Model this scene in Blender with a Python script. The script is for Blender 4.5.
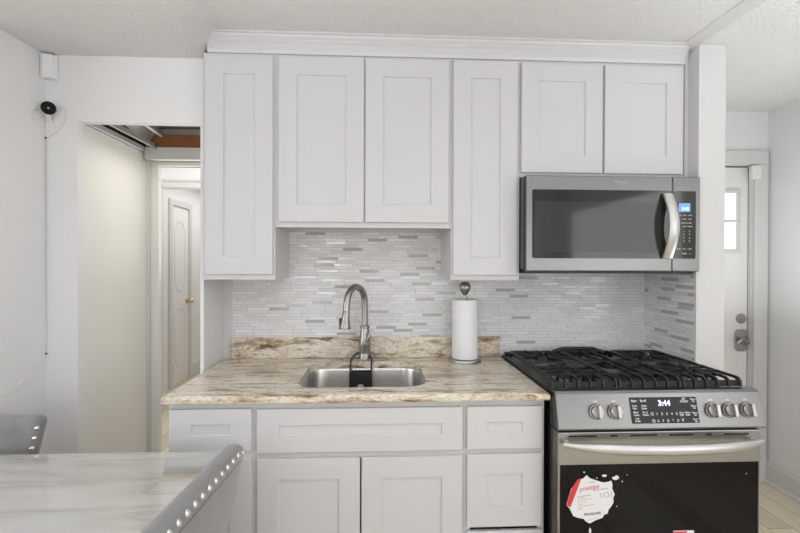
import bpy, math, random
from mathutils import Vector, Matrix, geometry
random.seed(7)
S = 0.0254                                  # everything below is laid out in inches
sc = bpy.context.scene
col = sc.collection
for o in list(bpy.data.objects): bpy.data.objects.remove(o)

# ------------------------------------------------------------------ camera
YAW, PITCH, ROLL, FPX = 0.0488, -0.0062, 0.003, 445.0
CAM = Vector((29.474, -88.506, 54.556))
cd = bpy.data.cameras.new('camera'); cam = bpy.data.objects.new('camera', cd); col.objects.link(cam)
fwd = Vector((math.sin(YAW)*math.cos(PITCH), math.cos(YAW)*math.cos(PITCH), math.sin(PITCH)))
rt = Vector((math.cos(YAW), -math.sin(YAW), 0)); up = rt.cross(fwd)
r2 = rt*math.cos(ROLL) + up*math.sin(ROLL); u2 = -rt*math.sin(ROLL) + up*math.cos(ROLL)
cam.matrix_world = Matrix.Translation(CAM*S) @ Matrix((r2, u2, -fwd)).transposed().to_4x4()
cd.sensor_width = 36; cd.lens = FPX/800*36; cd.clip_start = .02
sc.camera = cam

# ------------------------------------------------------------------ light
sc.view_settings.view_transform = 'Standard'; sc.view_settings.look = 'None'
sc.view_settings.gamma = 1; sc.view_settings.use_curve_mapping = False
sc.view_settings.exposure = -0.28
w = bpy.data.worlds.new('world'); sc.world = w; w.use_nodes = True
bg = w.node_tree.nodes['Background']; bg.inputs[0].default_value = (.93, .96, 1, 1); bg.inputs[1].default_value = 1.2
def area(name, loc, rot, sx, sy, power, color=(1, 1, 1), shape='RECTANGLE', spread=180):
    l = bpy.data.lights.new(name, 'AREA'); l.shape = shape; l.size = sx*S; l.size_y = sy*S
    l.energy = power; l.color = color; l.spread = math.radians(spread)
    o = bpy.data.objects.new(name, l); col.objects.link(o); o.location = Vector(loc)*S
    o.rotation_euler = [math.radians(a) for a in rot]
    return o
area('window_daylight', (-6, -176, 55), (90, 0, 0), 24, 42, 12, (.915, .94, 1))
area('wide_window_fill', (70, -178, 48), (90, 0, 0), 80, 40, 17, (.915, .94, 1))  # low front fill set in the unseen wide rear window
area('ceiling_lamp', (72, -92, 91.8), (0, 0, 0), 14, 14, 4, (1, .97, .93), 'DISK')
area('ceiling_bounce_fill', (12, -96, 58), (155, 0, 0), 60, 40, 22, (.915, .94, 1), spread=95)  # upward fill added behind the camera to brighten the ceiling
area('right_ceiling_fill', (98, -80, 50), (160, 0, 0), 40, 40, 13, (.915, .94, 1), spread=100)  # second upward fill added for the right-hand ceiling
area('dining_uplight_fill', (-60, -110, 60), (180, 0, 0), 40, 40, 14, (.92, .96, 1), spread=110)  # unseen upward fill added on the dining side, no lamp hangs there
area('dining_side_fill', (-108, -95, 55), (0, -90, 0), 50, 80, 33, (.92, .94, 1))  # fill added for the tile beside the range; this wall has no window
area('right_side_fill', (126, -120, 55), (0, 90, 0), 50, 80, 25, (.92, .94, 1))  # fill added for surfaces facing right; this wall has no window
area('alcove_fill', (110, -12, 40), (180, 0, 0), 14, 30, 6, (.95, .99, 1))  # unseen upward fill added to lighten the alcove
area('passage_fill', (-10, 2, 77), (0, 0, 0), 12, 12, 1.2, (1, .99, .95))  # unseen fill added to brighten the passage
area('entry_room_fill', (-14, 45, 50), (180, 0, 0), 30, 30, 22, (1, .99, .98))  # unseen upward fill added to brighten the entry room
area('far_hall_fill', (-30, 130, 92), (0, 0, 0), 40, 60, 20, (1, .99, .98))  # unseen overhead fill added to brighten the far hall

# ------------------------------------------------------------------ materials
def new_mat(name):
    m = bpy.data.materials.new(name); m.use_nodes = True
    nt = m.node_tree; return m, nt, nt.nodes['Principled BSDF']
def N(nt, t, **kw):
    n = nt.nodes.new(t)
    for k, v in kw.items(): setattr(n, k, v)
    return n
def mat(name, color, rough=.5, metal=0., bump=0., bscale=200., var=0., vscale=6., aniso=0., coat=0., sheen=0., spec=.5, detail=3, bdist=.003):
    m, nt, b = new_mat(name)
    b.inputs['Roughness'].default_value = rough; b.inputs['Metallic'].default_value = metal
    b.inputs['Specular IOR Level'].default_value = spec
    if coat: b.inputs['Coat Weight'].default_value = coat; b.inputs['Coat Roughness'].default_value = .05
    if sheen: b.inputs['Sheen Weight'].default_value = sheen; b.inputs['Sheen Roughness'].default_value = .4
    tc = N(nt, 'ShaderNodeTexCoord')
    nz = N(nt, 'ShaderNodeTexNoise'); nz.inputs['Scale'].default_value = vscale; nz.inputs['Detail'].default_value = 4
    nt.links.new(tc.outputs['Object'], nz.inputs['Vector'])
    mx = N(nt, 'ShaderNodeMix', data_type='RGBA')
    c = Vector(color)
    mx.inputs[6].default_value = (*(c*(1-var)), 1); mx.inputs[7].default_value = (*[min(1, x) for x in c*(1+var)], 1)
    nt.links.new(nz.outputs['Fac'], mx.inputs[0]); nt.links.new(mx.outputs[2], b.inputs['Base Color'])
    if bump:
        n2 = N(nt, 'ShaderNodeTexNoise'); n2.inputs['Scale'].default_value = bscale; n2.inputs['Detail'].default_value = detail
        nt.links.new(tc.outputs['Object'], n2.inputs['Vector'])
        bp = N(nt, 'ShaderNodeBump'); bp.inputs['Strength'].default_value = bump; bp.inputs['Distance'].default_value = bdist
        nt.links.new(n2.outputs['Fac'], bp.inputs['Height']); nt.links.new(bp.outputs['Normal'], b.inputs['Normal'])
    if aniso: b.inputs['Anisotropic'].default_value = aniso
    return m
def ramp(nt, stops, interp='LINEAR'):
    r = N(nt, 'ShaderNodeValToRGB'); r.color_ramp.interpolation = interp
    e = r.color_ramp.elements
    while len(e) < len(stops): e.new(.5)
    for i, (p, c) in enumerate(stops): e[i].position = p; e[i].color = (*c, 1)
    return r
def mapping(nt, scale, rot=(0, 0, 0), loc=(0, 0, 0)):
    tc = N(nt, 'ShaderNodeTexCoord'); mp = N(nt, 'ShaderNodeMapping')
    mp.inputs['Scale'].default_value = scale; mp.inputs['Rotation'].default_value = rot; mp.inputs['Location'].default_value = loc
    nt.links.new(tc.outputs['Object'], mp.inputs['Vector']); return mp
def noise(nt, vec, scale, detail=4, dist=0., rough=.5):
    n = N(nt, 'ShaderNodeTexNoise'); n.inputs['Scale'].default_value = scale; n.inputs['Detail'].default_value = detail
    n.inputs['Distortion'].default_value = dist; n.inputs['Roughness'].default_value = rough
    nt.links.new(vec, n.inputs['Vector']); return n
def mixc(nt, fac, a, b, mode='MIX'):
    m = N(nt, 'ShaderNodeMix', data_type='RGBA', blend_type=mode)
    for sock, v in ((0, fac), (6, a), (7, b)):
        if hasattr(v, 'links') or hasattr(v, 'is_linked'): nt.links.new(v, m.inputs[sock])
        elif sock == 0: m.inputs[0].default_value = v
        else: m.inputs[sock].default_value = (*v, 1)
    return m.outputs[2]
def mth(nt, op, a, b=None):
    m = N(nt, 'ShaderNodeMath', operation=op)
    for i, v in enumerate((a, b)):
        if v is None: continue
        if hasattr(v, 'is_linked'): nt.links.new(v, m.inputs[i])
        else: m.inputs[i].default_value = v
    return m.outputs[0]

M = {}
M['wall'] = mat('wall_paint', (.80, .795, .79), .6, bump=.12, bscale=90, var=.01)
M['wall_cream'] = mat('cream_wall_paint', (.82, .795, .73), .6, bump=.1, bscale=60, var=.02)
M['ceiling'] = mat('popcorn_ceiling', (.83, .825, .81), .9, bump=1.0, bscale=150, var=.06, vscale=170, detail=6, bdist=.012)
M['trim'] = mat('white_trim_paint', (.67, .665, .655), .35)
M['cab'] = mat('white_cabinet_lacquer', (.645, .643, .645), .42, var=.006)
M['cab_in'] = mat('cabinet_underside', (.72, .66, .58), .6, var=.05)
M['steel'] = mat('brushed_stainless', (.42, .415, .40), .34, 1, aniso=.5, var=.04, vscale=3)
M['sinksteel'] = mat('satin_sink_steel', (.66, .65, .63), .27, 1, aniso=.4)
M['steel_grey'] = mat('grey_brushed_stainless', (.245, .243, .236), .33, 1, aniso=.5, var=.04, vscale=3)
M['steel_dark'] = mat('dark_stainless', (.36, .35, .34), .28, 1, var=.05)
M['nickel'] = mat('brushed_nickel', (.36, .345, .315), .27, 1, var=.05, vscale=30)
M['knobsteel'] = mat('brushed_knob_steel', (.42, .41, .39), .3, 1)
M['chrome'] = mat('polished_chrome', (.80, .79, .77), .12, 1)
M['handle'] = mat('polished_handle_steel', (.64, .635, .62), .40, 1)
M['blackglass'] = mat('black_glass', (.006, .006, .006), .04, spec=.22)
M['microglass'] = mat('smoked_window_glass', (.045, .045, .043), .07, spec=.42, var=.02)
M['microborder'] = mat('black_door_glass', (.022, .022, .02), .07, spec=.6)
M['iron'] = mat('black_cast_iron', (.009, .009, .009), .5, bump=.25, bscale=400)
M['enamel'] = mat('black_enamel', (.008, .008, .008), .35)
M['blackplastic'] = mat('black_plastic', (.016, .016, .016), .45)
M['burner'] = mat('aluminium_burner', (.35, .35, .35), .4, .8)
M['paper'] = mat('paper_towel', (.86, .86, .86), .95, bump=.5, bscale=260)
M['plastic'] = mat('white_plastic', (.80, .80, .79), .4)
M['cable'] = mat('white_cable', (.70, .69, .66), .5)
M['sticker'] = mat('sticker_white', (.84, .84, .85), .6)
M['sticker_red'] = mat('sticker_red', (.68, .055, .05), .55)
M['ink'] = mat('black_ink', (.05, .05, .05), .7)
M['red_ink'] = mat('red_ink', (.70, .16, .19), .7)
M['print'] = mat('grey_print', (.46, .46, .47), .6)
M['mark'] = mat('light_mark', (.66, .65, .62), .45)
M['beamwood'] = mat('stained_beam_wood', (.30, .115, .045), .7, bump=.4, bscale=60, var=.35, vscale=12)
M['rawmetal'] = mat('galvanised_rail', (.42, .41, .38), .6, .2, var=.2, vscale=30)
M['dust'] = mat('grey_cavity_board', (.36, .335, .30), .9, var=.15)
M['brass'] = mat('aged_brass', (.62, .48, .26), .3, 1)
M['velvet'] = mat('grey_velvet', (.245, .242, .238), .8, bump=.15, bscale=500, var=.28, vscale=13, sheen=.5)
M['seam'] = mat('dark_crease_shade', (.15, .148, .145), .8)  # dark tone stands in for the shaded crease at the chair seam
M['wood_leg'] = mat('dark_wood_leg', (.05, .035, .028), .4, var=.2)
M['door'] = mat('painted_door', (.80, .79, .765), .4)
M['gap_shade_and_clip'] = mat('dark_gap_shade_and_clip', (.04, .04, .038), .8)  # dark tone stands in for shade in gaps; also colours the cable clips

def emis(name, color, st):
    m, nt, b = new_mat(name)
    b.inputs['Base Color'].default_value = (*color, 1); b.inputs['Emission Color'].default_value = (*color, 1)
    b.inputs['Emission Strength'].default_value = st; b.inputs['Roughness'].default_value = .2
    return m
M['lcd'] = emis('blue_display_screen', (.16, .30, .55), .75)
M['digits'] = emis('white_lit_digits', (.75, .78, 1), 1.3)
M['lcd_digits'] = emis('display_digits', (.5, .75, 1), 1.3)
M['daylight'] = emis('bright_frosted_pane', (.92, .93, 1), .75)

def glass():
    m, nt, b = new_mat('clear_window_glass')
    b.inputs['Transmission Weight'].default_value = 1; b.inputs['Roughness'].default_value = 0; b.inputs['IOR'].default_value = 1.05
    return m
M['glass'] = glass()

def granite():
    m, nt, b = new_mat('beige_granite')
    mp = mapping(nt, (1, 2.3, 2.3), (0, 0, .10))
    warp = noise(nt, mp.outputs[0], 3.2, 3)
    wadd = N(nt, 'ShaderNodeVectorMath', operation='SCALE'); nt.links.new(warp.outputs['Color'], wadd.inputs[0]); wadd.inputs['Scale'].default_value = .30
    va = N(nt, 'ShaderNodeVectorMath', operation='ADD'); nt.links.new(mp.outputs[0], va.inputs[0]); nt.links.new(wadd.outputs[0], va.inputs[1])
    mp2 = N(nt, 'ShaderNodeMapping'); mp2.inputs['Scale'].default_value = (1.6, 6.5, 6.5); nt.links.new(va.outputs[0], mp2.inputs['Vector'])
    streak = noise(nt, mp2.outputs[0], 2.1, 8, .3, .62)
    base = ramp(nt, [(.33, (.17, .11, .07)), (.40, (.42, .31, .205)), (.45, (.68, .58, .44)), (.51, (.84, .77, .645)), (.60, (.88, .83, .72)), (.68, (.58, .56, .48))])
    nt.links.new(streak.outputs['Fac'], base.inputs[0])
    sp = noise(nt, mp.outputs[0], 55, 6, .2, .7)
    spr = ramp(nt, [(.36, (.36, .30, .25)), (.46, (.84, .80, .76)), (.60, (1, 1, 1)), (.75, (1.0, .96, .90))])
    nt.links.new(sp.outputs['Fac'], spr.inputs[0])
    c1 = mixc(nt, .75, base.outputs[0], spr.outputs[0], 'MULTIPLY')
    pz = noise(nt, va.outputs[0], 6, 4); pr = ramp(nt, [(.52, (0, 0, 0)), (.66, (1, 1, 1))]); nt.links.new(pz.outputs['Fac'], pr.inputs[0])
    cr = noise(nt, mp.outputs[0], 110, 3, 0, .7); crr = ramp(nt, [(.38, (.24, .155, .115)), (.5, (.66, .53, .44)), (.62, (.80, .76, .70))]); nt.links.new(cr.outputs['Fac'], crr.inputs[0])
    f = mth(nt, 'MULTIPLY', pr.outputs[0], .4)
    c2 = mixc(nt, f, c1, crr.outputs[0])
    gz = noise(nt, mp.outputs[0], 2.6, 3); gr = ramp(nt, [(.5, (0, 0, 0)), (.7, (1, 1, 1))]); nt.links.new(gz.outputs['Fac'], gr.inputs[0])
    g = mth(nt, 'MULTIPLY', gr.outputs[0], .35)
    c3 = mixc(nt, g, c2, (.50, .50, .44))
    nt.links.new(c3, b.inputs['Base Color']); b.inputs['Roughness'].default_value = .12
    return m
M['granite'] = granite()

def marble():
    m, nt, b = new_mat('white_marble_top')
    mp = mapping(nt, (.8, 4.6, 3.2), (0, 0, -.30))
    n1 = noise(nt, mp.outputs[0], 1.9, 6, .35, .5)
    d = mth(nt, 'ABSOLUTE', mth(nt, 'SUBTRACT', n1.outputs['Fac'], .5))
    r = ramp(nt, [(0, (.43, .41, .38)), (.02, (.50, .49, .46)), (.08, (.56, .555, .54)), (.2, (.60, .60, .59))])
    nt.links.new(d, r.inputs[0])
    n2 = noise(nt, mp.outputs[0], 1.2, 3, .4); r2_ = ramp(nt, [(.4, (.86, .85, .82)), (.62, (1, 1, 1))]); nt.links.new(n2.outputs['Fac'], r2_.inputs[0])
    c = mixc(nt, 1., r.outputs[0], r2_.outputs[0], 'MULTIPLY')
    nt.links.new(c, b.inputs['Base Color']); b.inputs['Roughness'].default_value = .05
    b.inputs['Coat Weight'].default_value = 1.; b.inputs['Coat IOR'].default_value = 1.9; b.inputs['Coat Roughness'].default_value = .02
    return m
M['marble'] = marble()

def mosaic(name, axis, dark=.13, seed=0.):
    """thin linear glass and stone mosaic: rows 5/8 inch high, pieces of mixed length"""
    m, nt, b = new_mat(name)
    tc = N(nt, 'ShaderNodeTexCoord'); sp = N(nt, 'ShaderNodeSeparateXYZ'); nt.links.new(tc.outputs['Object'], sp.inputs[0])
    u = sp.outputs[axis]; z = sp.outputs[2]
    rowf = mth(nt, 'DIVIDE', z, .62*S); row = mth(nt, 'FLOOR', rowf); zf = mth(nt, 'SUBTRACT', rowf, row)
    wn = N(nt, 'ShaderNodeTexWhiteNoise', noise_dimensions='1D'); nt.links.new(mth(nt, 'ADD', row, seed+.37), wn.inputs['W'])
    off = mth(nt, 'MULTIPLY', wn.outputs['Value'], 41.)
    ul = mth(nt, 'ADD', mth(nt, 'DIVIDE', u, 1.25*S), off)
    # pieces: cells of 1.25 in merged in runs of one to four
    v1 = N(nt, 'ShaderNodeTexVoronoi', voronoi_dimensions='1D', feature='F1'); v1.inputs['Scale'].default_value = .32; v1.inputs['Randomness'].default_value = .85
    nt.links.new(ul, v1.inputs['W'])
    v2 = N(nt, 'ShaderNodeTexVoronoi', voronoi_dimensions='1D', feature='DISTANCE_TO_EDGE'); v2.inputs['Scale'].default_value = .32; v2.inputs['Randomness'].default_value = .85
    nt.links.new(ul, v2.inputs['W'])
    sc_ = N(nt, 'ShaderNodeSeparateColor'); nt.links.new(v1.outputs['Color'], sc_.inputs[0])
    rnd = sc_.outputs[0]; rnd2 = sc_.outputs[1]; rnd3 = sc_.outputs[2]
    ge = mth(nt, 'GREATER_THAN', v2.outputs['Distance'], .022)
    gz = mth(nt, 'MULTIPLY', mth(nt, 'GREATER_THAN', zf, .13), ge)
    r = ramp(nt, [(0, (.80, .80, .79)), (.35, (.84, .84, .83)), (.6, (.76, .76, .76)), (.80, (.72, .73, .73)), (1-dark, (.47, .465, .45)), (1, (.56, .555, .54))], 'CONSTANT')
    nt.links.new(rnd, r.inputs[0])
    c = mixc(nt, gz, (.60, .595, .58), r.outputs[0])
    nt.links.new(c, b.inputs['Base Color'])
    glossy = mth(nt, 'GREATER_THAN', rnd2, .55)
    rr = mth(nt, 'SUBTRACT', .50, mth(nt, 'MULTIPLY', mth(nt, 'MULTIPLY', glossy, gz), .40))
    nt.links.new(rr, b.inputs['Roughness'])
    # every piece sits at a slightly different tilt, grout is set back
    cmb = N(nt, 'ShaderNodeCombineXYZ')
    nt.links.new(mth(nt, 'MULTIPLY', mth(nt, 'SUBTRACT', rnd3, .5), .05), cmb.inputs[0 if axis == 0 else 1])
    nt.links.new(mth(nt, 'MULTIPLY', mth(nt, 'SUBTRACT', rnd, .5), .05), cmb.inputs[2])
    geo = N(nt, 'ShaderNodeNewGeometry'); va = N(nt, 'ShaderNodeVectorMath', operation='ADD')
    bp = N(nt, 'ShaderNodeBump'); bp.inputs['Strength'].default_value = .35; bp.inputs['Distance'].default_value = .001
    nt.links.new(gz, bp.inputs['Height'])
    nt.links.new(bp.outputs['Normal'], va.inputs[0]); nt.links.new(cmb.outputs[0], va.inputs[1])
    nn = N(nt, 'ShaderNodeVectorMath', operation='NORMALIZE'); nt.links.new(va.outputs[0], nn.inputs[0]); nt.links.new(nn.outputs[0], b.inputs['Normal'])
    return m
M['tile'] = mosaic('linear_mosaic_tile', 0, .06)
M['tile_side'] = mosaic('linear_mosaic_tile_side', 1, .15, 5.)

def planks():
    m, nt, b = new_mat('light_oak_planks')
    tc = N(nt, 'ShaderNodeTexCoord'); sp = N(nt, 'ShaderNodeSeparateXYZ'); nt.links.new(tc.outputs['Object'], sp.inputs[0])
    cf = mth(nt, 'DIVIDE', sp.outputs[0], 5.5*S); ci = mth(nt, 'FLOOR', cf); fr = mth(nt, 'SUBTRACT', cf, ci)
    wn = N(nt, 'ShaderNodeTexWhiteNoise', noise_dimensions='1D'); nt.links.new(ci, wn.inputs['W'])
    yl = mth(nt, 'ADD', mth(nt, 'DIVIDE', sp.outputs[1], 42*S), mth(nt, 'MULTIPLY', wn.outputs['Value'], 7.)); yi = mth(nt, 'FLOOR', yl); yf = mth(nt, 'SUBTRACT', yl, yi)
    wn2 = N(nt, 'ShaderNodeTexWhiteNoise', noise_dimensions='2D'); cb = N(nt, 'ShaderNodeCombineXYZ'); nt.links.new(ci, cb.inputs[0]); nt.links.new(yi, cb.inputs[1]); nt.links.new(cb.outputs[0], wn2.inputs['Vector'])
    mp = mapping(nt, (22, 1.6, 1)); nz = noise(nt, mp.outputs[0], 2.4, 6, .6)
    f = mth(nt, 'ADD', mth(nt, 'MULTIPLY', wn2.outputs['Value'], .45), mth(nt, 'MULTIPLY', nz.outputs['Fac'], .6))
    r = ramp(nt, [(.15, (.46, .38, .26)), (.45, (.70, .60, .44)), (.75, (.84, .75, .58))]); nt.links.new(f, r.inputs[0])
    g = mth(nt, 'MULTIPLY', mth(nt, 'GREATER_THAN', fr, .02), mth(nt, 'GREATER_THAN', yf, .003))
    c = mixc(nt, g, (.18, .13, .08), r.outputs[0])
    nt.links.new(c, b.inputs['Base Color']); b.inputs['Roughness'].default_value = .35
    return m
M['floor'] = planks()

# ------------------------------------------------------------------ mesh helpers
class MB:
    def __init__(s): s.v = []; s.f = []
    def add(s, vs, fs):
        n = len(s.v); s.v += [Vector(v) for v in vs]; s.f += [tuple(i+n for i in f) for f in fs]; return s
    def box(s, x0, x1, y0, y1, z0, z1, b=0.):
        x0, x1 = min(x0, x1), max(x0, x1); y0, y1 = min(y0, y1), max(y0, y1); z0, z1 = min(z0, z1), max(z0, z1)
        if b <= 0:
            return s.add([(x0,y0,z0),(x1,y0,z0),(x1,y1,z0),(x0,y1,z0),(x0,y0,z1),(x1,y0,z1),(x1,y1,z1),(x0,y1,z1)],
                         [(0,3,2,1),(4,5,6,7),(0,1,5,4),(1,2,6,5),(2,3,7,6),(3,0,4,7)])
        import bmesh
        bm = bmesh.new(); bmesh.ops.create_cube(bm, size=1)
        for v in bm.verts: v.co = Vector(((x0+x1)/2+v.co.x*(x1-x0), (y0+y1)/2+v.co.y*(y1-y0), (z0+z1)/2+v.co.z*(z1-z0)))
        bmesh.ops.bevel(bm, geom=bm.edges[:], offset=min(b, .49*min(x1-x0, y1-y0, z1-z0)), segments=2, affect='EDGES', profile=.5)
        bm.verts.index_update()
        s.add([v.co for v in bm.verts], [[v.index for v in f.verts] for f in bm.faces]); bm.free(); return s
    def tube(s, pts, r, n=12, caps=True, flat=(1, 1)):
        pts = [Vector(p) for p in pts]; rs = r if isinstance(r, (list, tuple)) else [r]*len(pts)
        rings = []; prev = None
        for i, p in enumerate(pts):
            a = pts[max(i-1, 0)]; b = pts[min(i+1, len(pts)-1)]; t = (b-a).normalized()
            if prev is None:
                up_ = Vector((0, 0, 1)) if abs(t.z) < .9 else Vector((0, 1, 0)); nx = t.cross(up_).normalized()
            else: nx = (prev - t*prev.dot(t)).normalized()
            prev = nx; ny = nx.cross(t)
            rings.append([p + nx*math.cos(k*2*math.pi/n)*rs[i]*flat[0] + ny*math.sin(k*2*math.pi/n)*rs[i]*flat[1] for k in range(n)])
        return s.loft(rings, caps)
    def loft(s, rings, caps=True, closed=True):
        n = len(rings[0]); vs = [v for r in rings for v in r]; fs = []
        for i in range(len(rings)-1):
            for k in range(n if closed else n-1):
                k2 = (k+1) % n; fs.append((i*n+k, i*n+k2, (i+1)*n+k2, (i+1)*n+k))
        if caps: fs.append(tuple(range(n))[::-1]); fs.append(tuple((len(rings)-1)*n+k for k in range(n)))
        return s.add(vs, fs)
    def lathe(s, c, prof, n=28, axis='z', mat3=None):
        c = Vector(c); rings = []
        for r, h in prof:
            ring = []
            for k in range(n):
                a = k*2*math.pi/n; p = Vector((r*math.cos(a), r*math.sin(a), h))
                if axis == 'y': p = Vector((p.x, -p.z, p.y))       # h points to -Y
                if axis == 'x': p = Vector((p.z, p.x, p.y))
                if mat3: p = mat3 @ p
                ring.append(c+p)
            rings.append(ring)
        return s.loft(rings, True)
    def prism(s, pts2, lo, hi, axis='y'):
        """polygon in the plane across an axis, extruded"""
        def P(a, b, h):
            return {'y': (a, h, b), 'z': (a, b, h), 'x': (h, a, b)}[axis]
        n = len(pts2); vs = [P(a, b, lo) for a, b in pts2] + [P(a, b, hi) for a, b in pts2]
        fs = [tuple(range(n))[::-1], tuple(range(n, 2*n))] + [(i, (i+1) % n, n+(i+1) % n, n+i) for i in range(n)]
        return s.add(vs, fs)
    def xf(s, m):
        s.v = [m @ v for v in s.v]; return s
    def build(s, name, m, parent=None, smooth=False, bevel=0., sub=0, angle=40):
        off = world(parent) if parent else Vector()
        me = bpy.data.meshes.new(name); me.from_pydata([(v-off)*S for v in s.v], [], s.f)
        me.materials.append(m); me.validate(); me.update()
        import bmesh
        bm = bmesh.new(); bm.from_mesh(me); bmesh.ops.recalc_face_normals(bm, faces=bm.faces[:]); bm.to_mesh(me); bm.free()
        o = bpy.data.objects.new(name, me); col.objects.link(o)
        if parent: o.parent = parent
        if bevel:
            b = o.modifiers.new('bevel', 'BEVEL'); b.width = bevel*S; b.segments = 2; b.limit_method = 'ANGLE'; b.angle_limit = math.radians(40)
        if sub: q = o.modifiers.new('sub', 'SUBSURF'); q.levels = sub; q.render_levels = sub
        if smooth: me.polygons.foreach_set('use_smooth', [True]*len(me.polygons)); me.set_sharp_from_angle(angle=math.radians(angle))
        return o
def world(o):
    p = Vector()
    while o: p += o.location/S; o = o.parent
    return p
def thing(name, loc, label, cat, group=None):
    o = bpy.data.objects.new(name, None); o.empty_display_size = .05; col.objects.link(o); o.location = Vector(loc)*S
    return tag(o, label, cat, group)
def tag(o, label, cat, group=None, kind=None):
    o['label'] = label; o['category'] = cat
    if group: o['group'] = group
    if kind: o['kind'] = kind
    return o
def struct(o): o['kind'] = 'structure'; return o
def text(body, size, loc, m, parent, name='lettering', rot=(90, 0, 0), align='CENTER', thick=.004, sx=1., shear=0., bold=0.):
    cu = bpy.data.curves.new('t', 'FONT'); cu.body = body; cu.size = size*S; cu.align_x = align; cu.align_y = 'CENTER'
    cu.extrude = thick*S; cu.shear = shear; cu.offset = bold*S
    t = bpy.data.objects.new('t', cu); col.objects.link(t)
    dg = bpy.context.evaluated_depsgraph_get(); dg.update()
    me = bpy.data.meshes.new_from_object(t.evaluated_get(dg)); bpy.data.objects.remove(t)
    me.materials.clear(); me.materials.append(m)
    R_ = Matrix.Rotation(math.radians(rot[2]), 4, 'Z') @ Matrix.Rotation(math.radians(rot[1]), 4, 'Y') @ Matrix.Rotation(math.radians(rot[0]), 4, 'X')
    me.transform(R_ @ Matrix.Scale(sx, 4, (1, 0, 0)))
    o = bpy.data.objects.new(name, me); col.objects.link(o)
    o.parent = parent; o.location = (Vector(loc) - world(parent))*S
    return o
def merge_text(items, m, parent, name, **kw):
    """many small words of one print as one mesh"""
    obs = [text(*it, m, parent, name, **kw) for it in items]
    vs = []; fs = []
    for o in obs:
        n = len(vs); vs += [v.co + o.location for v in o.data.vertices]; fs += [tuple(i+n for i in p.vertices) for p in o.data.polygons]
        bpy.data.objects.remove(o)
    me = bpy.data.meshes.new(name); me.from_pydata(vs, [], fs); me.materials.append(m)
    o = bpy.data.objects.new(name, me); col.objects.link(o); o.parent = parent
    return o
def rrect(x0, x1, y0, y1, r, n=6):
    pts = []
    for cx, cy, a0 in ((x1-r, y1-r, 0), (x0+r, y1-r, 90), (x0+r, y0+r, 180), (x1-r, y0+r, 270)):
        for k in range(n+1):
            a = math.radians(a0+90*k/n); pts.append((cx+r*math.cos(a), cy+r*math.sin(a)))
    return pts
def bez(pts, n=24):
    """Catmull-Rom through points"""
    P = [Vector(p) for p in pts]; P = [P[0]*2-P[1]] + P + [P[-1]*2-P[-2]]; out = []
    segs = len(P)-3
    for i in range(segs):
        for k in range(n):
            t = k/n; a, b, c, d = P[i:i+4]
            out.append(.5*((2*b)+(c-a)*t+(2*a-5*b+4*c-d)*t*t+(3*b-a-3*c+d)*t**3))
    out.append(P[-2]); return out

CEIL = 93.0
# ------------------------------------------------------------------ room shell
def sbox(name, m, *a):
    return struct(MB().box(*a).build(name, m))
sbox('floor', M['floor'], -140, 135, -185, 235, -1, 0)
def ceil_z(x, y):
    w_ = 3.5 if y > -14.6 else 3.5 + (-14.6-y)*.35          # old plaster: hangs three inches lower left of the cabinets
    f = min(1, max(0, (x+.7)/w_)); f = f*f*(3-2*f); return CEIL-3.2*(1-f)
B = MB(); xs = [-140, -60, -30, -10, -3, -.7]+[.2*k for k in range(0, 16)]+[3.5, 5, 8, 12, 18, 26, 36, 50, 135]; ys = [-185, -120, -80, -50, -35, -25, -20, -17, -15.5, -14.6, -14.0, -9]
vs = [(x, y, ceil_z(x, y)) for y in ys for x in xs]+[(-140, -185, CEIL+1), (135, -185, CEIL+1), (135, -9, CEIL+1), (-140, -9, CEIL+1)]
nx_ = len(xs); B.add(vs, [(j*nx_+i, j*nx_+i+1, (j+1)*nx_+i+1, (j+1)*nx_+i) for j in range(len(ys)-1) for i in range(nx_-1)] + [(len(vs)-4, len(vs)-3, len(vs)-2, len(vs)-1)])
co_ = B.build('ceiling', M['ceiling'], smooth=True); struct(co_)
sbox('ceiling_alcove', M['ceiling'], 88.95, 135, -9, 25, CEIL, CEIL+1)
# tiled back wall and the partition at its right end
b = sbox('wall_back', M['wall'], -1.25, 84.2, .35, 4.5, 0, CEIL)
struct(MB().box(1.0, 84.2, 0, .35, 36, 62).build('wall_backsplash', M['tile']))
struct(MB().box(-1.25, 1.0, -.15, .35, 0, 62).build('trim_1', M['trim']))
struct(MB().box(84.2, 88.95, -14.8, 20, 0, CEIL-.75).build('wall_partition', M['trim'], bevel=.06))
struct(MB().box(83.9, 84.2, -14.35, 0, 36, 53.6).build('wall_side_backsplash', M['tile_side']))
struct(MB().box(83.95, 84.2, -14.75, -14.35, 36, 53.6).build('trim_2', M['trim']))
struct(MB().prism([(84.2, CEIL), (84.2, CEIL-.75), (88.95, CEIL-.75), (88.95, CEIL)], -185, -9, 'y').build('trim_3', M['ceiling']))
struct(MB().prism([(82.3, CEIL), (82.3, CEIL-.12), (84.15, CEIL-.9), (84.4, CEIL-.9), (84.4, CEIL)], -185, -12.4, 'y').build('trim_4', M['trim']))
struct(MB().box(84.2, 88.95, -9, 20, CEIL-.75, CEIL).build('wall_partition_head', M['trim']))
# alcove to the right
sbox('wall_right', M['wall'], 127.3, 130, -185, 24, 0, CEIL)
wb = MB(); wb.box(88.95, 96, 19, 23, 0, CEIL); wb.box(123.4, 127.3, 19, 23, 0, CEIL); wb.box(96, 123.4, 19, 23, 79.6, CEIL)
struct(wb.build('wall_alcove', M['wall']))
bb = MB(); bb.prism([(127.3, 0), (126.7, 0), (126.7, 4.4), (126.95, 4.9), (127.05, 5.6), (127.3, 5.8)], -185, 19, 'y'); struct(bb.build('baseboard_right', M['trim']))
bb = MB(); bb.prism([(126.72, 0), (126.0, 0), (126.0, .5), (126.4, .8), (126.72, .9)], -185, 18.3, 'y'); struct(bb.build('trim_5', M['trim']))
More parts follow.
